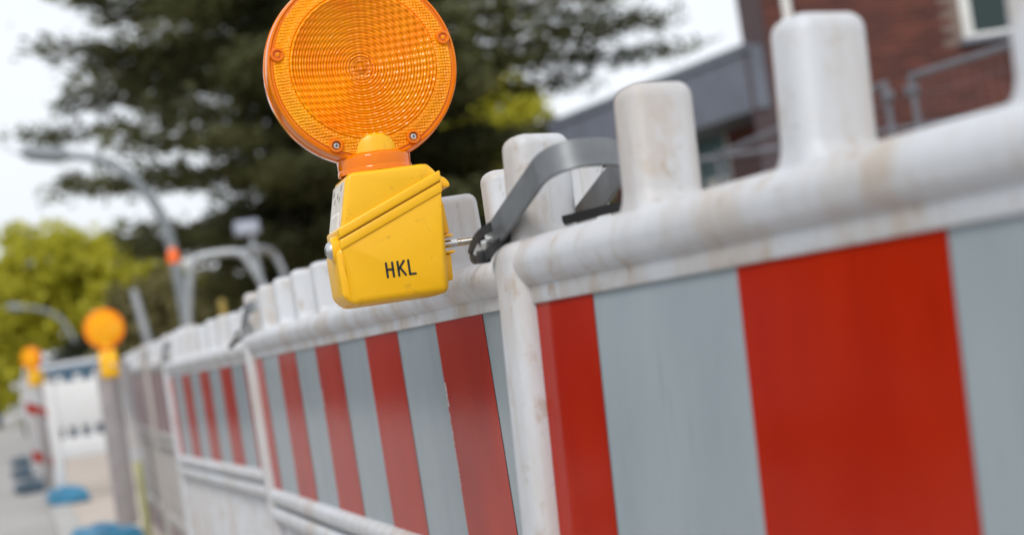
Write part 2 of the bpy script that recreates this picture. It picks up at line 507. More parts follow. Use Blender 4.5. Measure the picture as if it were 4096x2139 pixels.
def build_barrier():
    root = bpy.data.objects.new('barrier_panel', None); put(root)
    xs = [-.0475 + (L + .095) * i / 14 for i in range(15)]
    # top rail
    bm = nbm()
    add_extr_x(bm, rounded_rect_profile(-.013, .058, ZT + .010, ZT + .049, .0185, 6), xs, .0004)
    mesh_obj('top_rail', bm, M['white'], root, True)
    bm = nbm(); add_box(bm, -.002, L + .002, -.0035, .045, ZT - .001, ZT + .013, .002)
    mesh_obj('rail_lip', bm, M['whitebar'], root, True)
    # core sheet behind film
    bm = nbm(); add_box(bm, -.004, L + .004, .004, .040, FILM_BOTTOM - .004, ZT + .006)
    mesh_obj('core_board', bm, M['white'], root)
    # mid rails (two round ribs)
    for z0, z1 in ((FILM_BOTTOM - .031, FILM_BOTTOM), (FILM_BOTTOM - .067, FILM_BOTTOM - .036)):
        bm = nbm(); add_extr_x(bm, rounded_rect_profile(-.014, .056, z0, z1, .0145, 4), xs, .0003)
        mesh_obj('mid_rail', bm, M['white'], root, True)
    bm = nbm(); add_box(bm, -.004, L + .004, .006, .038, FILM_BOTTOM - .066, FILM_BOTTOM - .004)
    mesh_obj('rail_web', bm, M['white'], root)
    # bottom rail + tactile board
    bm = nbm(); add_extr_x(bm, rounded_rect_profile(-.012, .054, .165, .215, .016, 4), xs, .0003)
    mesh_obj('bottom_rail', bm, M['white'], root, True)
    bm = nbm(); add_box(bm, -.003, L + .003, .002, .040, .055, .168, .003)
    tb = mesh_obj('tactile_board', bm, M['white'], root)
    sm = stripe_mesh(.2, .10, M['rfilm'])
    for k in range(5):
        inst('stripe', sm, tb, (.1 + .4 * k, .0005, .06))
    # end posts
    for x0, x1 in ((-.047, .0), (L, L + .047)):
        bm = nbm(); add_box(bm, x0, x1, -.0152, .0590, .0, ZT + .0480, .013, 4)
        mesh_obj('end_post', bm, M['white'], root, True)
    # vertical bars
    bmh = bar_mesh(.205, FILM_BOTTOM - .055)
    for k in range(19):
        inst('bar', bmh, root, (.065 + .1 * k, 0, 0))
    # teeth
    for k in range(11):
        o = inst('tooth', TOOTH, root, (-.026 + .2 * k, .0225, ZT + .0445), (random.uniform(-.02, .02), random.uniform(-.02, .02), random.uniform(-.03, .03)),
                 (1, 1, random.uniform(.96, 1.03)))
        inst('mould_seam', SEAM, o)
    # reflective film: white backing board carrying red stripes and white stripes
    fh = ZT - FILM_BOTTOM
    edges = [0, .1]
    while edges[-1] < L - .001: edges.append(min(L, edges[-1] + .2))
    cache = {}
    for i, (a, b) in enumerate(zip(edges, edges[1:])):
        key = (round(b - a, 3), i % 2)
        if key not in cache: cache[key] = stripe_mesh(b - a, fh, M['rfilm'] if i % 2 == 0 else M['wfilm'])
        inst('red_stripe' if i % 2 == 0 else 'white_stripe', cache[key], root, (a, -.0006 if i % 2 == 0 else 0.0, FILM_BOTTOM))
    # small print running down the far edge of red stripes
    t1, w1 = text_mesh('film_print', 'ORALITE', .0068, M['whitetext'], .35, .00025)
    t2, w2 = text_mesh('film_print', 'RA1, Aufbau A / DIN 67520 & 6171', .0056, M['whitetext'])
    for x in (1.5, .7):
        inst('film_print', t1, root, (x + .004, -.0014, FILM_BOTTOM + fh * .74), (PI / 2, PI / 2, 0))
        inst('film_print', t2, root, (x + .004, -.0014, FILM_BOTTOM + fh * .74 - w1 - .006), (PI / 2, PI / 2, 0))
    # locking bail: flat steel strap, two legs and a bow, over the last tooth
    ang = math.radians(20)
    dx, dz = math.cos(ang), math.sin(ang)                  # leg direction (towards the near side and up)
    wd = (-dz, 0, dx)
    px, pz = -.058, ZT + .0515
    yc, ry = .0235, .0330
    legl = .114
    pts, nds = [], []
    for s in np.linspace(-.012, legl, 6):
        pts.append((px + dx * s, yc - ry, pz + dz * s)); nds.append((0, -1, 0))
    rc = .027
    for sg in (-1, 1):
        for a in (np.linspace(0, PI / 2, 7) if sg < 0 else np.linspace(PI / 2, 0, 7)):
            q_ = legl + rc * math.sin(a)
            pts.append((px + dx * q_, yc + sg * (ry - rc + rc * math.cos(a)), pz + dz * q_)); nds.append((math.sin(a) * dx, sg * math.cos(a), math.sin(a) * dz))
    for s in np.linspace(legl, -.012, 6):
        pts.append((px + dx * s, yc + ry, pz + dz * s)); nds.append((0, 1, 0))
    bm = nbm(); add_band(bm, pts, [wd] * len(pts), .0215, nds, .0032)
    bail = mesh_obj('locking_bail', bm, M['steel'], root, True)
    for sgn in (-1, 1):
        bm = nbm()
        y = yc + sgn * ry
        add_lathe(bm, [(0, sgn * .0078), (.004, sgn * .0075), (.0072, sgn * .0055), (.0078, sgn * .0015), (.0078, -sgn * .002), (0, -sgn * .002)], 20, 'Y', (px, y, pz))
        mesh_obj('pivot_bolt', bm, M['zinc'], bail, True)
    bm = nbm(); add_tube(bm, [(px, yc - ry, pz), (px, yc + ry, pz)], .0042, 12)
    mesh_obj('pivot_pin', bm, M['zinc'], bail, True)
    # lug carrying the pivot
    bm = nbm(); add_box(bm, px - .012, px + .012, .004, .044, ZT + .03, pz + .009, .004, 3)
    mesh_obj('pivot_lug', bm, M['white'], root, True)
    return root

def place_barrier(root, xf, yf, yaw, ztop, lean):
    """xf,yf: world position of film top at the far film end; yaw as in the plan; ztop world z of film top"""
    R = Matrix.Rotation(-PI / 2 - yaw, 4, 'Z') @ Matrix.Rotation(lean, 4, 'X')
    loc = Vector((xf, yf, ztop)) - (R @ Vector((0, 0, ZT)))
    root.matrix_world = Matrix.Translation(loc) @ R

def far_end(x0, y0, a, u): return x0 + math.sin(a) * u, y0 + math.cos(a) * u

BP = build_barrier()
GB = 'red and white barrier panels in one line'
specs = [
    (*far_end(.3837, 1.12, -.1054, .095), -.1054, CAMZ + .0182, -.0517, 'closest red and white barrier panel, blurred, beside the lamp, with steel bail at its end'),
    (*far_end(.4455, 1.6323, 0, 1.70), 0.0, CAMZ + .0221, .0099, 'sharp red and white barrier panel that carries the large amber lamp'),
    (*far_end(.5118, 4.2886, -.0327, 1.30), -.0327, CAMZ + .0205, .0084, 'third red and white barrier panel along the line, just beyond the lamp panel'),
    (.563, 7.72, .008, CAMZ + .052, .0, 'fourth red and white barrier panel along the line, standing beside the mossy beacon post'),
    (.585, 9.86, .010, CAMZ + .060, .0, 'fifth and last visible red and white barrier panel, behind the beacon lamp'),
]
barriers = []
for i, sp in enumerate(specs):
    b = BP if i == 0 else copy_tree(BP)
    place_barrier(b, *sp[:5]); tag(b, sp[5], 'barrier', GB); barriers.append(b)
wb = thing('white_barrier', 'white barrier board with slots, standing across the pavement behind the beacon', 'barrier', (.235, 14.0, 0), math.radians(-6))
def wbox(nm, x0, x1, y0, y1, z0, z1, bev=.006):
    b = nbm(); add_box(b, x0, x1, y0, y1, z0, z1, bev, 2); return mesh_obj(nm, b, M['cleanwhite'], wb, True)
wbox('post', -.035, .04, -.03, .03, .05, .95, .012); wbox('post', 1.96, 2.03, -.03, .03, .05, .95, .012)
wbox('upper_board', .04, 1.96, -.018, .018, .575, .93); wbox('lower_board', .04, 1.96, -.018, .018, .335, .49)
for k in range(19): wbox('slat', .075 + .1 * k, .120 + .1 * k, -.015, .012, .488, .577, .003)
b = nbm(); add_box(b, .05, 1.95, .0125, .017, .480, .585); mesh_obj('dark_slot_strip', b, M['dkbase'], wb)  # dark strip added behind the open slots so the gaps read dark
for k in range(14): wbox('tooth', .07 + .14 * k, .115 + .14 * k, -.016, .016, .928, .985, .008)
# the two farthest panels are old and grimy
for b in barriers[3:]:
    for ch in list(b.children) + [g for c in b.children for g in c.children]:
        if ch.type == 'MESH' and ch.material_slots:
            mm_ = ch.material_slots[0].material
            new_ = {'white_plastic': M['grimy'], 'stained_white_plastic': M['grimy'], 'red_reflective_film': M['fadedred'], 'white_reflective_film': M['fadedwhite']}.get(mm_.name)
            if new_ and ch.name.split('.')[0] not in ('tooth', 'top_rail', 'mould_seam'):
                ch.material_slots[0].link = 'OBJECT'; ch.material_slots[0].material = new_

# foot plates under the joints
def foot_plate_mesh(mat):
    bm = nbm()
    pr = [(-.20, 0), (.20, 0), (.20, .045), (.15, .10), (-.15, .10), (-.20, .045)]
    add_prism(bm, pr, -.40, .40, .012, 2)
    for y in (-.22, 0, .22):
        add_box(bm, -.045, .045, y - .045, y + .045, .098, .114, .004)
    me = bpy.data.meshes.new('foot_plate'); bmesh.ops.recalc_face_normals(bm, faces=bm.faces); bm.to_mesh(me); bm.free(); me.materials.append(mat); return me
FPB, FPD = foot_plate_mesh(M['blue']), foot_plate_mesh(M['dkbase'])
def foot(me, x, y, z, rz, label):
    o = inst('foot_plate', me, None, (x, y, z), (0, 0, rz)); o.scale = (.72, .75, 1); tag(o, label, 'foot plate', 'recycled plastic foot plates'); return o
foot(FPB, .34, 9.2, .014, .15, 'bright blue foot plate under the beacon with the mossy post')
foot(FPB, .26, 13.7, .023, .05, 'pale blue foot plate under the post of the white barrier panel')
foot(FPD, .02, 16.6, .0, .1, 'dark blue-grey foot plate under the red and white beacon by the road')
foot(FPD, -.02, 20.2, .0, .1, 'dark foot plate second along the road edge, beyond the white barrier')
foot(FPD, -.05, 24.4, .0, .1, 'dark foot plate farthest along the road edge')

# ------------------------------------------------------------------ warning lamp
def build_lamp(name, head_rot=0.0, labelled=True):
    """local frame: origin at housing bottom, x = bolt axis (towards barrier), -y = front, z up; lens centre at z=.222"""
    root = bpy.data.objects.new(name, None); put(root)
    ZL = .222
    # lower housing
    bm = nbm()
    lower = [(-.0462, 0), (.0470, 0), (.0522, .098), (.0522, .1035), (-.0477, .0628), (-.0477, .055)]
    a = nbm()
    add_prism(bm, lower, -.0385, .0385, .0078, 4)
    mesh_obj('housing', bm, M['yellow'], root, True)
    # second, thinner layer on the outer side (battery tray edge)
    bm = nbm()
    add_prism(bm, [(-.0525, .010), (-.044, .001), (-.040, .002), (-.040, .060), (-.0530, .052)], -.0335, .0375, .004, 3)
    mesh_obj('tray_edge', bm, M['yellow'], root, True)
    # lid
    lid_poly = [(-.0482, .0630), (.0530, .1042), (.0530, .1085), (.0450, .1195), (.0410, .1222), (-.0300, .1222), (-.0345, .1195)]
    bm = nbm(); add_prism(bm, lid_poly, -.0392, .0392, .0045, 4)
    lid = mesh_obj('lid', bm, M['yellow'], root, True)
    sl = math.atan2(.1042 - .0630, .1012)
    def strip(z0, z1, y0, y1, nm, par, bev, x0=-.0486, x1=.0530):
        tx = math.tan(sl)
        poly = [(x0, .0630 + z0 + (x0 + .0482) * tx), (x1, .0630 + z0 + (x1 + .0482) * tx), (x1, .0630 + z1 + (x1 + .0482) * tx), (x0, .0630 + z1 + (x0 + .0482) * tx)]
        b = nbm(); add_prism(b, poly, y0, y1, bev, 3); return mesh_obj(nm, b, M['yellow'], par, True)
    strip(.0003, .0100, -.0412, .0412, 'lid_rim', lid, .0018)
    strip(-.0105, -.0006, -.0400, .0400, 'housing_rim', root, .0016)
    # seam line, a thin dark brown strip
    tx = math.tan(sl)
    b = nbm(); add_prism(b, [(-.0478, .0618), (.0522, .0618 + .1 * tx), (.0522, .0634 + .1 * tx), (-.0478, .0634)], -.0386, .0386)
    mesh_obj('seam', b, M['seam'], root)
    # hook of the lid on the barrier side
    b = nbm(); add_prism(b, [(.046, .1185), (.0625, .1080), (.0655, .1035), (.0655, .0995), (.0570, .0995), (.0515, .1035), (.0515, .1085)], -.018, .018, .0015, 2)
    mesh_obj('lid_hook', b, M['yellow'], lid, True)
    # label on the outer side of the lid
    dv = Vector((.0137, 0, .0565)).normalized()
    nv = Vector((-dv.z, 0, dv.x))
    def side_plate(nm, s0, s1, y0, y1, t0, t1, mat, par):
        b = nbm(); base = Vector((-.0482, 0, .0630))
        add_prism(b, [tuple((base + dv * s + nv * t)[k] for k in (0, 2)) for s, t in ((s0, t0), (s1, t0), (s1, t1), (s0, t1))], y0, y1)
        return mesh_obj(nm, b, mat, par)
    lb = root if not labelled else side_plate('label', .006, .0535, -.0335, .0335, -.001, .0012, M['label'], root)
    if labelled: side_plate('label_field', .009, .026, -.026, .026, .001, .0016, M['label_line'], lb)
    if labelled: side_plate('label_print', .0115, .0235, -.023, .023, .001, .0019, M['label'], lb)
    for y, s in ((-.018, .036), (-.006, .040), (.010, .036), (-.024, .046), (.020, .044)) if labelled else ():
        side_plate('label_mark', s, s + .005, y, y + .003, .001, .0016, M['label_dark'], lb)
    # bolt through the housing
    zb = .0545
    b = nbm(); add_lathe(b, [(.0125, 0), (.0125, -.006), (.0105, -.008), (0, -.008)], 24, 'X', (-.0470, -.016, zb))
    mesh_obj('bolt_boss', b, M['yellow'], root, True)
    b = nbm(); add_lathe(b, [(0, -.0135), (.0035, -.0132), (.0072, -.0112), (.0088, -.0082), (.0088, -.0072), (0, -.0072)], 24, 'X', (-.0470, -.016, zb))
    mesh_obj('bolt_head', b, M['zinc'], root, True)
    b = nbm()
    prof = [(0, .045), (.0036, .045), (.0036, .066)]
    x = .066
    while x < .150:
        prof += [(.0040, x + .00045), (.0033, x + .0011)]; x += .00125
    prof.append((0, x))
    add_lathe(b, prof, 14, 'X', (0, -.010, .0465))
    mesh_obj('threaded_rod', b, M['zinc'], root, True)
    # clamp plates on the barrier side
    b = nbm()
    add_prism(b, [(.0480, .0565), (.0590, .0560), (.0575, .0850), (.0540, .0915), (.0490, .0915)], -.016, .030, .0015, 2)
    mesh_obj('clamp_block', b, M['yellow'], root, True)
    b = nbm(); add_prism(b, [(.0440, .0120), (.0560, .0120), (.0575, .0370), (.0460, .0370)], -.016, .030, .0015, 2)
    mesh_obj('clamp_block', b, M['yellow'], root, True)
    for z in (.0385, .0540):
        b = nbm(); add_box(b, .0440, .0610, -.0190, .0330, z - .0012, z + .0012, .0008, 2)
        mesh_obj('clamp_flange', b, M['yellow'], root, True)
    # HKL lettering
    def letter(strokes, x0):
        b = nbm()
        for (ax, az), (bx, bz) in strokes:
            p = Vector((x0 + ax, 0, .0220 + az)); q = Vector((x0 + bx, 0, .0220 + bz)); d = (q - p).normalized(); s = Vector((-d.z, 0, d.x)) * .00100
            ring = []
            for k in range(7):
                t = PI * k / 6; ring.append(q + s * math.cos(t) + d * .00100 * math.sin(t))
            for k in range(7):
                t = PI * k / 6; ring.append(p - s * math.cos(t) - d * .00100 * math.sin(t))
            f = [b.verts.new((v.x, -.03885, v.z)) for v in ring]; g = [b.verts.new((v.x, -.0384, v.z)) for v in ring]
            b.faces.new(f); n = len(f)
            for k in range(n): b.faces.new((f[k], f[(k + 1) % n], g[(k + 1) % n], g[k]))
        o = mesh_obj('letter', b, M['ink'], root); return o
    hh = .0130
    letter([((0, 0), (0, hh)), ((.0058, 0), (.0058, hh)), ((0, hh * .52), (.0058, hh * .52))], -.0098)
    letter([((0, 0), (0, hh)), ((0, hh * .42), (.0060, hh)), ((.0018, hh * .56), (.0062, 0))], .0010)
    letter([((0, hh), (0, 0)), ((0, 0), (.0054, 0))], .0112)
    # ---- head
    hd = bpy.data.objects.new('lamp_head', None); put(hd, root); hd.rotation_euler = (0, 0, head_rot)
    def H(nm, b, mat, sm=True, par=hd): return mesh_obj(nm, b, mat, par, sm)
    # neck stub of the housing, seen through the collar
    b = nbm(); add_lathe(b, [(0, .118), (.0285, .118), (.0280, .150), (.0262, .1555), (.021, .1585), (0, .1595)], 40, 'Z')
    H('neck', b, M['yellow'])
    b = nbm(); add_lathe(b, [(.0325, .1225), (.0352, .1225), (.0352, .1265), (.0345, .1275), (.0350, .1365), (.0335, .1390), (.0300, .1405), (.0300, .1380), (.0322, .1370), (.0322, .1225)], 48, 'Z')
    H('collar', b, M['amber'])
    # fresnel front lens
    R = .0900
    def dome(r): return -.0040 - .0200 * (r / .068) ** 2
    def lens_profile():
        pr = [(0, dome(0) - .0006)]
        r = .004
        while r < .0675:
            pr += [(r, dome(r) - .0019), (r + .0014, dome(r) - .0008), (r + .0021, dome(r) + .0014)]
            r += .00275
        return pr
    for sgn in (1, -1):
        b = nbm(); add_lathe(b, lens_profile() if sgn > 0 else [(r, .0335 - .0085 * (r / .068) ** 2) for r in (0, .01, .02, .03, .04, .05, .06, .068)], 144, 'Y', (0, 0, ZL))
        if sgn > 0:
            c_ = nbm(); add_lathe(c_, [(0, dome(0) - .0022), (.0050, dome(0) - .0020), (.0056, dome(0) - .0009), (.0062, dome(0) - .0019), (.0108, dome(0) - .0015), (.0114, dome(0) - .0006), (.0120, dome(0) - .0014), (.0162, dome(0) - .0009), (.0170, dome(0) + .0003)], 60, 'Y', (0, 0, ZL))
            H('lens_centre', c_, M['amber_centre'], 'all')
        fl = H('fresnel_lens' if sgn > 0 else 'rear_lens', b, M['amber_fresnel'] if sgn > 0 else M['amber_deep'], 'all')
        b = nbm(); add_lathe(b, [(.0675, -.0250 * sgn), (.0690, -.0225 * sgn), (.0702, -.0240 * sgn), (.0838, -.0205 * sgn)], 144, 'Y', (0, 0, ZL))
        H('reflector_ring', b, M['amber_honey'])
        b = nbm(); add_lathe(b, [(.0838, -.0205 * sgn), (.0845, -.0192 * sgn), (.0862, -.0192 * sgn), (.0875, -.0205 * sgn), (.0893, -.0195 * sgn), (.0900, -.0165 * sgn), (.0903, -.0015 * sgn), (.0912, -.0008 * sgn), (.0912, -.0001 * sgn), (.080, -.0001 * sgn)], 144, 'Y', (0, 0, ZL))
        H('lens_rim', b, M['amber'])
    # inner disc holding the lamp, keeps the trees behind from showing through
    b = nbm(); add_lathe(b, [(0, .0120), (.050, .0090), (.080, .0030), (.0815, .0030), (.0815, .0050), (.050, .0110), (0, .0140)], 72, 'Y', (0, 0, ZL))
    H('inner_reflector', b, M['amber_deep'])
    b = nbm(); add_lathe(b, [(0, .002), (.006, .0025), (.010, .004), (.012, .007), (.014, .010), (0, .010)], 24, 'Y', (0, 0, ZL + .004))
    H('lamp_bulb', b, M['bulb'])
    # ribs round the inner rim
    rb = nbm(); add_box(rb, -.0006, .0006, -.0155, -.002, .0835, .0885)
    rme = bpy.data.meshes.new('rim_rib'); rb.to_mesh(rme); rb.free(); rme.materials.append(M['amber'])
    for k in range(72):
        inst('rim_rib', rme, hd, (0, 0, ZL), (0, 2 * PI * k / 72, 0))
    # screw bosses
    for adeg, screw in ((27, 1), (-27, 1), (103, 0), (-103, 0), (180, 0)):
        t = math.radians(adeg); cx, cz = math.sin(t) * .0808, ZL - math.cos(t) * .0808
        b = nbm(); add_lathe(b, [(.0066, -.0190), (.0066, -.0232), (.0058, -.0242), (.0044, -.0242), (.0038, -.0222), (0, -.0222)], 24, 'Y', (cx, 0, cz))
        bo = H('screw_boss', b, M['amber'])
        if screw:
            b = nbm(); add_lathe(b, [(0, -.0246), (.0022, -.0244), (.0034, -.0232), (.0034, -.0225), (0, -.0225)], 16, 'Y', (cx, 0, cz))
            sc = mesh_obj('screw', b, M['zinc'], bo, True)
            b = nbm(); add_box(b, cx - .0016, cx + .0016, -.0249, -.0240, cz - .0004, cz + .0004); add_box(b, cx - .0004, cx + .0004, -.02495, -.0240, cz - .0016, cz + .0016)
            mesh_obj('screw_slot', b, M['ink'], bo)
        else:
            b = nbm(); add_lathe(b, [(0, -.0236), (.0019, -.0236), (.0019, -.0215), (0, -.0215)], 14, 'Y', (cx, 0, cz))
            mesh_obj('boss_pin', b, M['amber_honey'], bo, True)
    return root

lamp = build_lamp('warning_lamp')
lamp.location = (.349, 1.584, 1.066 - .222)
lamp.rotation_euler = (0, 0, math.radians(-2))
tag(lamp, 'large sharp amber warning lamp with yellow HKL housing bolted to the barrier', 'warning lamp', 'amber warning lamps')
lamp2 = build_lamp('warning_lamp', PI / 2, False)
lamp2.location = (.42, 8.15, 1.085 - .222); lamp2.rotation_euler = (0, 0, math.radians(88)); lamp2.scale = (1.04,) * 3
tag(lamp2, 'blurred amber warning lamp on the beacon post beside the fourth barrier panel', 'warning lamp', 'amber warning lamps')
lamp3 = copy_tree(lamp2)
lamp3.location = (.165, 14.6, 1.163 - .222); lamp3.rotation_euler = (math.radians(-6), 0, math.radians(50)); lamp3.scale = (1.04,) * 3
tag(lamp3, 'small amber warning lamp farthest left, on the red and white beacon', 'warning lamp', 'amber warning lamps')

# ------------------------------------------------------------------ cable ties at the joints
def p1pt(u, off, z, p=(.3837, 1.12, -.1054)):
    a = p[2]
    return Vector((p[0] + math.sin(a) * u + math.cos(a) * off, p[1] + math.cos(a) * u - math.sin(a) * off, CAMZ + z))
def smooth_path(pts, n=6):
    pts = [Vector(p) for p in pts]; out = []
    for i in range(len(pts) - 1):
        p0, p1, p2, p3 = pts[max(i - 1, 0)], pts[i], pts[i + 1], pts[min(i + 2, len(pts) - 1)]
        for k in range(n):
            t = k / n
            out.append(.5 * ((2 * p1) + (-p0 + p2) * t + (2 * p0 - 5 * p1 + 4 * p2 - p3) * t * t + (-p0 + 3 * p1 - 3 * p2 + p3) * t ** 3))
    out.append(pts[-1]); return out
def tie(pts, label, w=.0068):
    path = smooth_path(pts)
    root = thing('cable_tie', label, 'cable tie', path[0], 0, 'black cable ties')
    o = Vector(path[0]); pp = [p - o for p in path]
    n = len(pp); wds, nds = [], []
    for i in range(n):
        d = (pp[min(i + 1, n - 1)] - pp[max(i - 1, 0)]).normalized()
        wv = Vector((0, 0, 1)) - d * d.z; wv.normalize()
        wds.append(wv); nds.append(d.cross(wv))
    bm = nbm(); add_band(bm, pp, wds, w, nds, .0018)
    mesh_obj('strap', bm, M['black'], root, True)
    h = pp[len(pp) * 5 // 12]
    bm = nbm(); add_box(bm, h.x - .0045, h.x + .0045, h.y - .0045, h.y + .0045, h.z - .0045, h.z + .0055, .001, 2)
    mesh_obj('locking_head', bm, M['black'], root, True)
    return root
tie([p1pt(.120, -.017, .080), p1pt(.146, -.016, .077), p1pt(.167, -.014, .072), p1pt(.183, -.012, .065), p1pt(.172, -.014, .0595), p1pt(.150, -.016, .0585), p1pt(.132, -.018, .0605),
     p1pt(.128, -.008, .0675), p1pt(.127, .010, .0740), p1pt(.117, .022, .0755), p1pt(.103, .035, .0765), p1pt(.081, .047, .0775), p1pt(.044, .0525, .0775), p1pt(-.03, .053, .0770)],
    'black cable tie looped round the bail joint between the two closest barrier panels')
P2 = (.4455, 1.6323, 0.0)
def p2pt(u, off, z): return p1pt(u, off, z, P2)
tie([p2pt(1.74, -.02, .080), p2pt(1.80, -.018, .074), p2pt(1.90, -.01, .066), p2pt(2.02, -.004, .058), p2pt(1.93, -.012, .056), p2pt(1.82, -.016, .062), p2pt(1.76, .01, .073), p2pt(1.70, .05, .075), p2pt(1.60, .053, .073)],
    'black cable tie sticking out at the joint beyond the large lamp, blurred', .008)

# ------------------------------------------------------------------ beacons
def build_beacon(loc, rz, label, h0=.22, h1=.98, back=False, mossy=False):
    root = thing('traffic_beacon', label, 'beacon', loc, rz, 'plastic traffic beacons')
    bm = nbm(); add_box(bm, -.125, .04 if back else .125, -.015, .015, h0, h1, .008, 2)
    mesh_obj('board', bm, M['grey_board'] if back else M['white'], root, True)
    bm = nbm(); add_box(bm, *((.045, .15, -.02, .02, .42) if back else (.1255, .150, -.035, .035, h0)), h1, .006, 2); mesh_obj('side_flange', bm, M['white'], root, True)
    if not back:
        z = h0 + .02; k = 0
        while z + .16 < h1:
            bm = nbm()
            vs = [bm.verts.new(p) for p in ((-.115, -.0165, z + .10), (.115, -.0165, z), (.115, -.0165, z + .085), (-.115, -.0165, z + .185))]
            if k % 2 == 0 or True:
                bm.faces.new(vs); mesh_obj('stripe', bm, M['rfilm'] if loc[1] < 16 else M['fadedred'], root)
            z += .40 if loc[1] < 16 else .20; k += 1
    bm = nbm(); add_box(bm, -.03 + (.10 if mossy else 0), .03 + (.10 if mossy else 0), -.03, .03, .06, h1 - .3 if not mossy else .43, .006, 2)
    mesh_obj('post', bm, M['mossy'] if mossy else M['grey_board'], root, True)
    return root
build_beacon((.44, 8.35, .03), math.radians(-8), 'grey weathered beacon board with a mossy post, carrying a lamp, beside the barrier line', .14, .90, True, True).scale = (.60, 1, 1)
build_beacon((.15, 14.75, .02), math.radians(22), 'red and white beacon board with a lamp on top, close to the kerb', .2, 1.0)

# ------------------------------------------------------------------ street lamps, posts
def street_lamp(pts, rad, label, base_xy):
    root = thing('street_lamp', label, 'street lamp', (base_xy[0], base_xy[1], 0), 0, 'curved street lamps')
    o = Vector((base_xy[0], base_xy[1], 0))
    path = [Vector((base_xy[0], base_xy[1], 0))] + [Vector(p) for p in pts]
    sp = smooth_path(path, 8); n = len(sp)
    bm = nbm(); add_tube(bm, [p - o for p in sp], [rad * (1.25 - .55 * i / n) for i in range(n)], 14)
    mesh_obj('mast', bm, M['mast'], root, True)
    e = sp[-1] - o; d = (sp[-1] - sp[-4]).normalized()
    bm = nbm(); add_tube(bm, [e - d * .1, e + d * .05, e + d * .5, e + d * .62], [rad * .8, rad * 1.6, rad * 1.5, rad * .5], 12)
    mesh_obj('lamp_hood', bm, M['mast'], root, True)
    bm = nbm(); add_tube(bm, [Vector((0, 0, 0)), Vector((0, 0, .8))], rad * 1.7, 14); mesh_obj('mast_base', bm, M['mast'], root, True)
    return root
street_lamp([(2.49, 25.33, 1.5), (2.43, 25.30, 2.64), (2.31, 25.31, 3.30), (1.99, 25.38, 3.85), (1.59, 25.49, 4.16), (1.1, 25.62, 4.30)], .078,
            'tall grey street lamp whose curved mast arches in front of the dark conifer', (2.50, 25.33))
street_lamp([(2.62, 67.0, 1.2), (2.50, 67.02, 2.39), (2.30, 67.06, 3.03), (1.90, 67.15, 3.85), (1.23, 67.33, 4.29), (.6, 67.5, 4.46)], .085,
            'small distant curved street lamp in front of the light green trees', (2.65, 67.0))
bm = nbm(); add_tube(bm, [(0, 0, -.05), (-.126, 0, .95), (-.2525, 0, 1.90)], .05, 12); add_lathe(bm, [(.05, 1.89), (.053, 1.90), (.04, 1.935), (0, 1.945)], 12, 'Z', (-.2525, 0, 0))
o = mesh_obj('steel_post', bm, M['galv'], None, True); o.location = (1.70, 20.4, 0); tag(o, 'plain grey steel post standing between the blurred amber lamp and the curved mast', 'post')

# floodlight on a pole
fl = thing('floodlight_mast', 'pale floodlight on a thin pole behind the silver roll bar', 'floodlight', (2.36, 16.0, 0))
bm = nbm(); add_tube(bm, [(0, 0, 0), (-.02, 0, 1.0), (-.09, 0, 2.04)], .028, 10); mesh_obj('pole', bm, M['galv'], fl, True)
bm = nbm(); add_box(bm, -.24, -.01, -.07, .07, 2.05, 2.19, .02, 2); hd = mesh_obj('lamp_casing', bm, M['greybox'], fl, True)
bm = nbm(); add_box(bm, -.22, -.03, -.078, -.0705, 2.07, 2.17); mesh_obj('lamp_glass', bm, M['headlight'], hd)

# compact road roller with a silver roll bar
ro = thing('road_roller', 'compact road roller with silver roll bar and orange beacon behind the barriers', 'roller', (1.95, 15.4, 0))
def rel(p): return Vector(p) - Vector((1.95, 15.4, 0))
def hoop(pts, r, nm='roll_bar'):
    bm = nbm(); add_tube(bm, smooth_path([rel(p) for p in pts], 5), r, 12); return mesh_obj(nm, bm, M['galv'], ro, True)
hoop([(1.47, 15.2, .75), (1.50, 15.19, 1.27), (1.575, 15.14, 1.72), (1.60, 15.14, 1.81), (1.68, 15.12, 1.85), (1.92, 15.04, 1.85), (2.02, 15.02, 1.82), (2.08, 15.0, 1.72), (2.17, 14.98, 1.49), (2.33, 14.97, .9)], .034)
hoop([(2.05, 15.05, 1.84), (2.28, 15.6, 1.88), (2.42, 15.9, 1.86), (2.48, 15.92, 1.74), (2.51, 15.92, 1.58), (2.56, 15.9, .9)], .032)
bm = nbm(); add_box(bm, -.45, .45, -.55, .55, .45, .85, .06, 3); mesh_obj('body', bm, M['machine'], ro, True)
bm = nbm(); add_box(bm, -.16, .16, -.1, .25, .85, .98, .04, 3); mesh_obj('seat', bm, M['black'], ro, True)
bm = nbm(); add_box(bm, -.17, .17, .2, .3, .95, 1.30, .04, 3); mesh_obj('backrest', bm, M['black'], ro, True)
bm = nbm(); add_tube(bm, [(-.1, -.3, .8), (-.14, -.22, 1.40)], .03, 8); add_box(bm, -.17, -.11, -.25, -.20, 1.36, 1.46, .02, 2); mesh_obj('steering_column', bm, M['machine'], ro, True)
for y in (-.72, .72):
    bm = nbm(); add_lathe(bm, [(0, -.42), (.30, -.42), (.32, -.40), (.32, .40), (.30, .42), (0, .42)], 28, 'X', (0, y, .32)); mesh_obj('drum', bm, M['galv'], ro, True)
bm = nbm(); add_tube(bm, [rel((1.585, 15.14, 1.80)), rel((1.50, 15.17, 1.80)), rel((1.455, 15.18, 1.84))], .015, 8); bk = mesh_obj('beacon_arm', bm, M['galv'], ro, True)
bm = nbm(); c = rel((1.452, 15.18, 0)); add_lathe(bm, [(0, 1.83), (.055, 1.83), (.058, 1.85), (.052, 1.90), (.035, 1.95), (.012, 1.965), (0, 1.967)], 20, 'Z', (c.x, c.y, 0)); mesh_obj('orange_beacon', bm, M['orange'], bk, True)

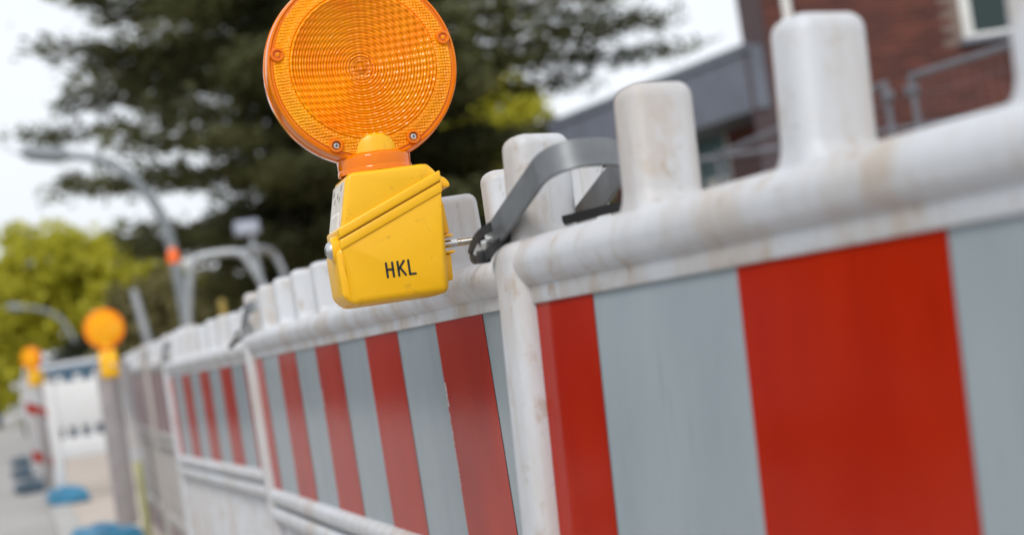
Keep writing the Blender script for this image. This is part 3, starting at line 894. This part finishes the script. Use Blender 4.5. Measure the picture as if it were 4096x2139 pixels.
# ------------------------------------------------------------------ vehicles
def build_car(label, paint, loc, rz, kind='car', van=False):
    root = thing('parked_' + ('van' if van else 'car'), label, 'van' if van else 'car', loc, rz, 'vehicles along the road')
    Wd = .88; Ht = 2.05 if van else 1.50
    # front at -y
    if van: prof = [(-2.35, .35), (-2.38, .75), (-2.25, .98), (-1.75, 1.12), (2.3, 1.12), (2.35, .35)]
    else: prof = [(-2.05, .32), (-2.10, .62), (-1.95, .80), (-1.05, .95), (1.75, .97), (2.02, .88), (2.05, .35)]
    def side_prism(pr, hw, bev, mat, nm, taper=None):
        bm = nbm()
        A = [bm.verts.new((-hw, y, z)) for y, z in pr]; B = [bm.verts.new((hw, y, z)) for y, z in pr]
        bm.faces.new(A); bm.faces.new(list(reversed(B)))
        for i in range(len(pr)):
            j = (i + 1) % len(pr); bm.faces.new((A[j], A[i], B[i], B[j]))
        if taper:
            for v in bm.verts:
                v.co.x *= 1 - taper * max(0, (v.co.z - .9)) 
        bmesh.ops.bevel(bm, geom=bm.edges[:], offset=bev, segments=3, profile=.5, affect='EDGES')
        return mesh_obj(nm, bm, mat, root, True)
    side_prism(prof, Wd, .07, paint, 'body')
    if van: cab = [(-1.85, 1.10), (-1.20, 1.90), (-1.05, Ht), (2.28, Ht), (2.32, 1.10)]
    else: cab = [(-1.15, .93), (-.42, 1.42), (-.2, Ht), (1.0, Ht - .02), (1.70, .95)]
    side_prism(cab, Wd - .06, .06, paint, 'cabin', .16)
    # windscreen
    (y0, z0), (y1, z1) = cab[0], cab[1]
    bm = nbm(); off = Vector((0, z0 - z1, y1 - y0)).normalized() * .012
    q = []
    for (y, z, hw) in ((y0 + .1 * (y1 - y0), z0 + .1 * (z1 - z0), Wd - .14), (y0 + .97 * (y1 - y0), z0 + .97 * (z1 - z0), Wd - .22)):
        q.append((hw, y + off.y, z + off.z))
    vs = [bm.verts.new(p) for p in ((-q[0][0], q[0][1], q[0][2]), (q[0][0], q[0][1], q[0][2]), (q[1][0], q[1][1], q[1][2]), (-q[1][0], q[1][1], q[1][2]))]
    bm.faces.new(vs); mesh_obj('windscreen', bm, M['carglass'], root)
    for sx in (-1, 1):
        bm = nbm(); add_box(bm, sx * (Wd - .22) - .16, sx * (Wd - .22) + .16, -2.13 if not van else -2.40, -2.02 if not van else -2.28, .62, .76, .03, 2); mesh_obj('headlight', bm, M['headlight'], root, True)
        zc = 1.02 if not van else 1.3
        bm = nbm(); add_box(bm, sx * (Wd + .10) - .09, sx * (Wd + .10) + .09, cab[0][0] + .25, cab[0][0] + .36, zc - .07, zc + .07, .03, 2); mesh_obj('wing_mirror', bm, paint, root, True)
        # side window
        bm = nbm(); xw = sx * (Wd - .105)
        ring = [(cab[1][0] - .05, z0 + .08), (cab[1][0] + .25, cab[2][1] - .12), (cab[3][0] - .15, cab[2][1] - .13), (cab[-1][0] - .28, z0 + .08)]
        vs = [bm.verts.new((xw - sx * (z - .95) * .10 + sx * .022, y, z)) for y, z in ring]; bm.faces.new(vs); mesh_obj('side_window', bm, M['carglass'], root)
        for y in (-1.35, 1.3):
            bm = nbm(); add_lathe(bm, [(0, -.1), (.20, -.1), (.31, -.09), (.32, 0), (.31, .09), (.20, .1), (0, .1)], 24, 'X', (sx * (Wd - .08), y, .32)); w = mesh_obj('wheel', bm, M['rubber'], root, True)
            bm = nbm(); add_lathe(bm, [(0, sx * .115), (.19, sx * .112), (.195, sx * .10), (0, sx * .10)], 20, 'X', (sx * (Wd - .08), y, .32)); mesh_obj('rim', bm, M['galv'], w, True)
    bm = nbm(); add_box(bm, -.45, .45, prof[1][0] - .02, prof[1][0] + .05, .42, .56, .02, 2); mesh_obj('grille', bm, M['rubber'], root, True)
    return root
build_car('pale parked car with blue windscreen, half hidden behind the white barrier panel', M['carwhite'], (1.12, 34.0, 0.0), math.radians(2))
build_car('pale van parked beyond the red and white beacon, mostly hidden', M['carwhite'], (.95, 47.0, 0.0), 0, van=True)
build_car('small dark blue car far down the road at the left picture edge', M['carblue'], (-1.7, 75.0, 0.0), 0)

# ------------------------------------------------------------------ buildings
wd = Vector((math.cos(YAW), -math.sin(YAW), 0))           # along the frontal wall
wn = Vector((-math.sin(YAW), -math.cos(YAW), 0))          # outwards, towards the camera
A0 = Vector((8.62, 18.22, 0))
bld = thing('brick_building', 'red brick building with white framed window, at the right picture edge', 'building', A0, math.atan2(wd.y, wd.x))
WX0, WX1, WZ0, WZ1 = 2.50, 3.75, 3.36, 4.9                # window opening in wall coordinates
def wallbox(nm, x0, x1, y0, y1, z0, z1, mat, par=bld, bev=0):
    b = nbm(); add_box(b, x0, x1, y0, y1, z0, z1, bev, 2); return mesh_obj(nm, b, mat, par, bool(bev))
# local: x along wall, -y towards camera
for nm, x0, x1, z0, z1 in (('wall', 0, WX0, -.1, 7.5), ('wall', WX1, 9, -.1, 7.5), ('wall', WX0, WX1, -.1, WZ0), ('wall', WX0, WX1, WZ1, 7.5)):
    wallbox(nm, x0, x1, .0, .30, z0, z1, M['mortar'])
b = nbm()
fp = [(.002, .30), (8.99, .30), (8.99, 8), (3.0, 8)]
lo_, hi_ = [b.verts.new((x, y, -.1)) for x, y in fp], [b.verts.new((x, y, 7.49)) for x, y in fp]
b.faces.new(hi_)
for k in range(4): b.faces.new((lo_[k], lo_[(k + 1) % 4], hi_[(k + 1) % 4], hi_[k]))
mesh_obj('side_wall', b, M['brick'], bld)
BW, BH, GAP = .24, .071, .012
bb = nbm(); add_box(bb, 0, BW, -.014, .02, 0, BH); bme = bpy.data.meshes.new('brick'); bb.to_mesh(bme); bb.free(); bme.materials.append(M['brick'])
rest = nbm(); nb = 0
row = 0; z = .0
while z < 7.4:
    x = .005 - (BW + GAP) / 2 * (row % 2)
    while x < 8.9:
        a, b_ = max(x, .0), x + BW
        inwin = z + BH > WZ0 and z < WZ1 and b_ > WX0 and a < WX1
        if not inwin and a < b_ - .05:
            if 0.05 <= x <= 3.4 and 2.40 <= z <= 4.25 and nb < 300:
                inst('brick', bme, bld, (x, random.uniform(-.002, .002), z)); nb += 1
            else:
                add_box(rest, a, b_, -.014 + random.uniform(-.002, .002), .02, z, z + BH)
        x += BW + GAP
    z += BH + GAP; row += 1
ro_ = mesh_obj('brickwork', rest, M['brick'], bld); ro_['kind'] = 'stuff'
win = wallbox('window', WX0, WX0 + .14, .03, .11, WZ0, WZ1, M['wframe'], bld, .008)
wallbox('frame', WX1 - .14, WX1, .03, .11, WZ0, WZ1, M['wframe'], win, .008)
wallbox('frame', WX0 + .14, WX1 - .14, .03, .11, WZ0, WZ0 + .06, M['wframe'], win, .008)
wallbox('frame', WX0 + .14, WX1 - .14, .03, .11, WZ1 - .08, WZ1, M['wframe'], win, .008)
wallbox('pane', WX0 + .14, WX1 - .14, .07, .085, WZ0 + .06, WZ1 - .08, M['glass_dark'], win)
wallbox('sill', WX0 - .05, WX1 + .05, -.10, .10, WZ0 - .07, WZ0 - .002, M['bluegrey'], win, .006)
wallbox('corner_board', -.06, .22, -.035, -.016, 0, 7.5, simple('dark_corner_cladding', (.055, .032, .038), .6), bld)
b = nbm(); add_tube(b, [(.50, -.09, 0), (.50, -.09, 7.2)], .055, 14); mesh_obj('downpipe', b, M['wframe'], bld, True)
b = nbm(); add_box(b, -.1, 9.3, -.2, 3, 7.5, 7.75, .03); mesh_obj('roof', b, M['bluegrey'], bld)

low = thing('low_annexe', 'low wing with slate grey roof edge and glass entrance beside the brick building', 'building', (8.3, 20.5, 0))
def lowrel(x, y, z): return (x - 8.3, y - 20.5, z)
eA, eB = Vector((8.60, 18.12, 0)), Vector((7.78, 23.6, 0)); ed = (eB - eA).normalized(); en = Vector((-ed.y, ed.x, 0))   # en points to -x
b = nbm()
def quadbox(b, p, q, n0, n1, z0, z1):
    vs = []
    for zz in (z0, z1):
        for pp, nn in ((p, n0), (q, n0), (q, n1), (p, n1)):
            w_ = pp + en * nn; vs.append(b.verts.new((w_.x - 8.3, w_.y - 20.5, zz)))
    for f in ((0, 1, 2, 3), (7, 6, 5, 4), (0, 4, 5, 1), (1, 5, 6, 2), (2, 6, 7, 3), (3, 7, 4, 0)): b.faces.new([vs[k] for k in f])
eB2 = eA + ed * 5.4
quadbox(b, eA, eB2, 0, -6, 2.92, 3.66); mesh_obj('roof', b, M['bluegrey'], low)
b = nbm(); quadbox(b, eA, eB2, .03, .0, 3.60, 3.70); mesh_obj('roof_trim', b, M['bluegrey'], low)
b = nbm(); quadbox(b, eA + ed * .3, eA + ed * 2.2, -.9, -1.2, -.1, 2.92); mesh_obj('wall', b, M['brick'], low)
b = nbm(); quadbox(b, eA + ed * 4.2, eB2, -.9, -1.2, -.1, 2.92); mesh_obj('wall', b, M['brick'], low)
b = nbm(); quadbox(b, eA + ed * 2.2, eA + ed * 4.2, -1.0, -1.05, 0, 2.9); dr = mesh_obj('glass_door', b, M['glass_door'], low)
for s in (2.2, 3.15, 4.1):
    b = nbm(); quadbox(b, eA + ed * s, eA + ed * (s + .1), -.93, -1.08, 0, 2.9); mesh_obj('door_frame', b, M['wframe'], dr)
b = nbm(); quadbox(b, eA + ed * 2.45, eA + ed * 3.0, -.985, -.995, 1.5, 2.4); mesh_obj('door_poster', b, M['wframe'], dr)

# ------------------------------------------------------------------ mobile site fences
def site_fence(p, q, label, H=2.0):
    p, q = Vector((*p, 0)), Vector((*q, 0)); d = q - p; Ln = d.length; d.normalize()
    root = thing('site_fence', label, 'fence', p, math.atan2(d.y, d.x), 'mobile site fence panels')
    for nm, pts in (('post', [(0, 0, .06), (0, 0, H)]), ('post', [(Ln, 0, .06), (Ln, 0, H)]), ('top_tube', [(0, 0, H - .02), (Ln, 0, H - .02)]), ('bottom_tube', [(0, 0, .2), (Ln, 0, .2)])):
        bm = nbm(); add_tube(bm, pts, .021, 10); mesh_obj(nm, bm, M['fence'], root, True)
    bm = nbm(); k = .1
    while k < Ln:
        add_tube(bm, [(k, 0, .2), (k, 0, H - .02)], .0018, 4, False); k += .1
    z = .35
    while z < H - .1:
        add_tube(bm, [(0, .004, z), (Ln, .004, z)], .0018, 4, False); z += .25
    o = mesh_obj('wire_mesh', bm, M['fence'], root); o['kind'] = 'stuff'
    for x in (0, Ln):
        bm = nbm(); add_box(bm, x - .11, x + .11, -.33, .33, .014, .16, .02, 2); mesh_obj('foot_block', bm, M['dkbase'], root, True)
    bm = nbm(); add_box(bm, -.060, .035, -.028, .028, H - .13, H - .07, .010, 2); mesh_obj('coupling', bm, M['fence'], root, True)
    return root
site_fence((5.497, 9.39), (6.01, 5.93), 'site fence panel nearest the window, its tube rising to the right picture edge')
site_fence((5.43, 9.60), (5.76, 13.08), 'site fence panel running back from the coupling towards the glass entrance')
site_fence((5.62, 13.3), (8.95, 12.28), 'site fence panel standing across the view in front of the grey roofed wing')

# ------------------------------------------------------------------ vegetation
def leaves_mesh(name, C0, size, dirs=None, aspect=.4, mat=None, parent=None, spread=1.0):
    n = len(C0)
    a = RNG.normal(size=(n, 3))
    if dirs is not None: a = dirs + a * .45 * spread
    a /= np.linalg.norm(a, axis=1)[:, None]
    b = RNG.normal(size=(n, 3)); b -= (b * a).sum(1)[:, None] * a; b /= np.linalg.norm(b, axis=1)[:, None]
    s = (size * RNG.uniform(.6, 1.4, n))[:, None]
    V = np.stack([C0 - a * s, C0 + b * s * aspect, C0 + a * s, C0 - b * s * aspect], 1).reshape(-1, 3)
    me = bpy.data.meshes.new(name)
    me.vertices.add(4 * n); me.vertices.foreach_set('co', V.astype(np.float32).ravel())
    me.loops.add(4 * n); me.loops.foreach_set('vertex_index', np.arange(4 * n, dtype=np.int32))
    me.polygons.add(n); me.polygons.foreach_set('loop_start', np.arange(0, 4 * n, 4, dtype=np.int32))
    me.update(calc_edges=True); me.validate()
    me.materials.append(mat)
    return put(bpy.data.objects.new(name, me), parent)

def conifer(loc, H, z0, rad, label, extra=(), dens=1.0, whorl=.40, tuft=.125, side=None):
    root = thing('conifer_tree', label, 'tree', loc, 0, 'dark conifers')
    bm = nbm(); add_tube(bm, [(0, 0, -.2), (.05, 0, H * .3), (-.05, .05, H * .65), (0, 0, H)], [.30, .24, .14, .03], 12)
    mesh_obj('trunk', bm, M['bark'], root, True)
    limb = nbm(); cs, ds = [], []
    jobs = []
    z = z0
    while z < H - .5:
        for k in range(8):
            az = random.uniform(0, 2 * PI)
            ln = rad * (1 - .75 * max(0, (z - z0)) / (H - z0)) * random.uniform(.75, 1.12)
            if math.cos(az) < .2: ln *= min(1, max(.3, (z - .9) / 3.9))
            jobs.append((z + random.uniform(-.15, .15), az, ln, random.uniform(-.02, .16), 1.0))
        z += whorl
    for e in extra: jobs.append(e)
    for (z, az, ln, up, dn) in jobs:
        d = Vector((math.cos(az), math.sin(az), up)); nseg = 6; pts = []
        for i in range(nseg + 1):
            t = i / nseg; pts.append(Vector((0, 0, z)) + d * ln * t + Vector((0, 0, -.10 * ln * t * t + .05 * ln * t ** 4)))
        add_tube(limb, pts, [.055 * (1 - .85 * i / nseg) * (ln / 4) + .008 for i in range(nseg + 1)], 5, False)
        m = int(ln * 20 * dens * dn * (.55 if math.cos(az) < -.35 else 1.0))
        for _ in range(m):
            t = random.random() ** .75 * .92 + .1
            i = min(nseg - 1, int(t * nseg)); f = t * nseg - i
            p = pts[i].lerp(pts[i + 1], min(1.05, f))
            lat = Vector((-d.y, d.x, 0)) * random.uniform(-1, 1) * (.25 + .85 * (1 - t)) * min(1, ln / 3.5) 
            p = p + lat + Vector((0, 0, random.uniform(-.13, .10)))
            q = (d * .7 + lat.normalized() * .8 + Vector((0, 0, random.uniform(-.2, .35)))).normalized()
            for _k in range(9):
                off = RNG.normal(size=3) * np.array([.20, .20, .09])
                cs.append(np.array(p) + off); ds.append(np.array(q))
    mesh_obj('limbs', limb, M['bark'], root, True)
    leaves_mesh('crown', np.array(cs), tuft, np.array(ds), .28, M['conifer'], root)
    return root

def leafy_tree(loc, H, trunk_h, blobs, label, mat, n=9000, size=.16, group='leafy trees', name='leafy_tree', tr=.16):
    root = thing(name, label, 'tree', loc, 0, group)
    bm = nbm(); add_tube(bm, [(0, 0, -.2), (.04, 0, trunk_h * .5), (0, .04, trunk_h), (.1, 0, H * .8)], [tr, tr * .85, tr * .65, .03], 10)
    for (x, y, z, r) in blobs:
        add_tube(bm, [(0, 0, trunk_h * .8), (x * .4, y * .4, (trunk_h + z) / 2), (x, y, z)], [tr * .45, tr * .3, .02], 6)
    mesh_obj('trunk', bm, M['bark'], root, True)
    tot = sum(r ** 2 for *_, r in blobs); out = []
    for (x, y, z, r) in blobs:
        k = int(n * r * r / tot / 14)
        v = RNG.normal(size=(k, 3)); v /= np.linalg.norm(v, axis=1)[:, None]
        rad_ = r * RNG.uniform(.55, 1.12, k)
        cl = v * rad_[:, None] * np.array([1, 1, .8]) + np.array([x, y, z])
        sub = np.repeat(cl, 14, 0) + RNG.normal(size=(k * 14, 3)) * .22
        out.append(sub)
    leaves_mesh('crown', np.concatenate(out), size, None, .55, mat, root)
    return root

E_ = []
for az, z, ln in ((-.22, 5.9, 7.4), (.05, 6.5, 7.6), (-.15, 7.0, 8.2), (.12, 6.1, 6.4), (-.05, 7.6, 7.8), (-.28, 6.6, 7.0), (.2, 7.2, 7.4), (-.1, 5.9, 8.0), (-.2, 7.8, 8.4), (.0, 5.6, 6.2)):
    E_.append((z, az, ln, random.uniform(.0, .08), .45))
conifer((5.2, 31.2, 0), 14.0, 1.5, 5.9, 'large dark conifer with layered branches filling the sky behind the lamp', E_, 1.0)
conifer((7.4, 35.5, 0), 12.5, 1.6, 3.1, 'second dark conifer to the right of the large one, behind the lamp housing', (), 1.1)
leafy_tree((2.4, 73, 0), 9.0, 2.0, [(-2.6, 0, 4.7, 2.2), (-.8, -.3, 6.2, 2.2), (1.8, 0, 5.2, 2.4), (.2, .3, 3.9, 2.6), (-3.4, .4, 2.7, 2.0), (3.6, 0, 4.2, 2.1), (4.2, 0, 2.4, 2.0), (-1.4, 0, 2.3, 2.1), (1.4, 0, 2.1, 2.0)],
           'light green spring tree behind the distant street lamp at left', M['spring'], 20000, .21)
leafy_tree((-2.0, 98, 0), 7, 1.4, [(0, 0, 4.2, 2.2), (-2.0, 0, 3.0, 2.0), (1.8, 0, 2.8, 2.0), (0, 0, 1.8, 1.8)], 'far light green tree at the left picture edge over the road', M['spring'], 7000, .22)
leafy_tree((13.4, 45, 0), 9, 3, [(-.2, 0, 6.6, 1.5), (.4, 0, 5.0, 1.4), (-1.5, 0, 5.4, 1.4), (.6, 0, 3.6, 1.4), (-1.2, 0, 3.6, 1.4)], 'yellow-green tree showing between the conifer and the grey roof', M['spring'], 9000, .18)
def shrub(loc, r, h, label, mat, n=5500, group='shrubs behind the barriers'):
    root = thing('shrub', label, 'shrub', loc, 0, group)
    bm = nbm()
    for k in range(5):
        a = 2 * PI * k / 5; add_tube(bm, [(0, 0, -.15), (math.cos(a) * r * .3, math.sin(a) * r * .3, h * .45), (math.cos(a) * r * .6, math.sin(a) * r * .6, h * .8)], [.04, .03, .01], 5)
    mesh_obj('stems', bm, M['bark'], root, True)
    v = RNG.normal(size=(n // 10, 3)); v /= np.linalg.norm(v, axis=1)[:, None]; v *= (RNG.uniform(.2, 1.1, n // 10) ** .5)[:, None]
    c = v * np.array([r, r, h * .5]) + np.array([0, 0, h * .52]); c = np.repeat(c, 10, 0) + RNG.normal(size=(len(c) * 10, 3)) * .12
    leaves_mesh('foliage', c, .11, None, .5, mat, root); return root
shrub((3.4, 38, 0), 1.6, 3.2, 'olive shrub behind the curved mast and the steel post', M['shrub'])
shrub((5.6, 36.5, 0), 1.9, 3.6, 'olive shrub behind the silver roll bar', M['shrub'])
shrub((8.2, 35.5, 0), 1.9, 3.8, 'olive shrub behind the yellow lamp housing', M['shrub'])
shrub((9.3, 30.0, 0), 1.5, 2.8, 'dark shrub behind the closest cable tie joint', M['dark_hedge'])
shrub((11.4, 31.0, 0), 1.5, 2.8, 'dark shrub left of the low grey roofed wing', M['dark_hedge'])
shrub((2.0, 44, 0), 1.3, 2.2, 'dark shrub just beyond the pale parked car', M['dark_hedge'])
# trees across the road: outside the picture, mirrored in the glossy film of the barriers
for i, (x, y) in enumerate(((-11.5, 18), (-12.5, 27), (-11.8, 37), (-12.4, 50))):
    leafy_tree((x, y, 0), 9, 1.5, [(0, 0, 5.2, 2.8), (0, -2.2, 3.2, 2.2), (0, 2.2, 3.2, 2.4), (1.0, 0, 2.0, 1.9), (-.5, -3.4, 1.6, 1.6), (-.5, 3.4, 1.6, 1.6)],
               'dark leafy tree across the road, seen only mirrored in the barrier film', M['dark_hedge'], 6000, .26, 'trees across the road', tr=.22)

for k in range(6):  # dark cars added out of view so the upper film mirrors something dark
    if k == 0:
        pk = build_car('dark car added across the road, out of view, to be mirrored in the barrier film', M['cardark'], (-4.6, 9.0, 0), 0); pk['group'] = 'dark cars across the road'
    else:
        c_ = copy_tree(pk); c_.location = (-4.6 + random.uniform(-.1, .1), 9.0 + 5.0 * k, 0)
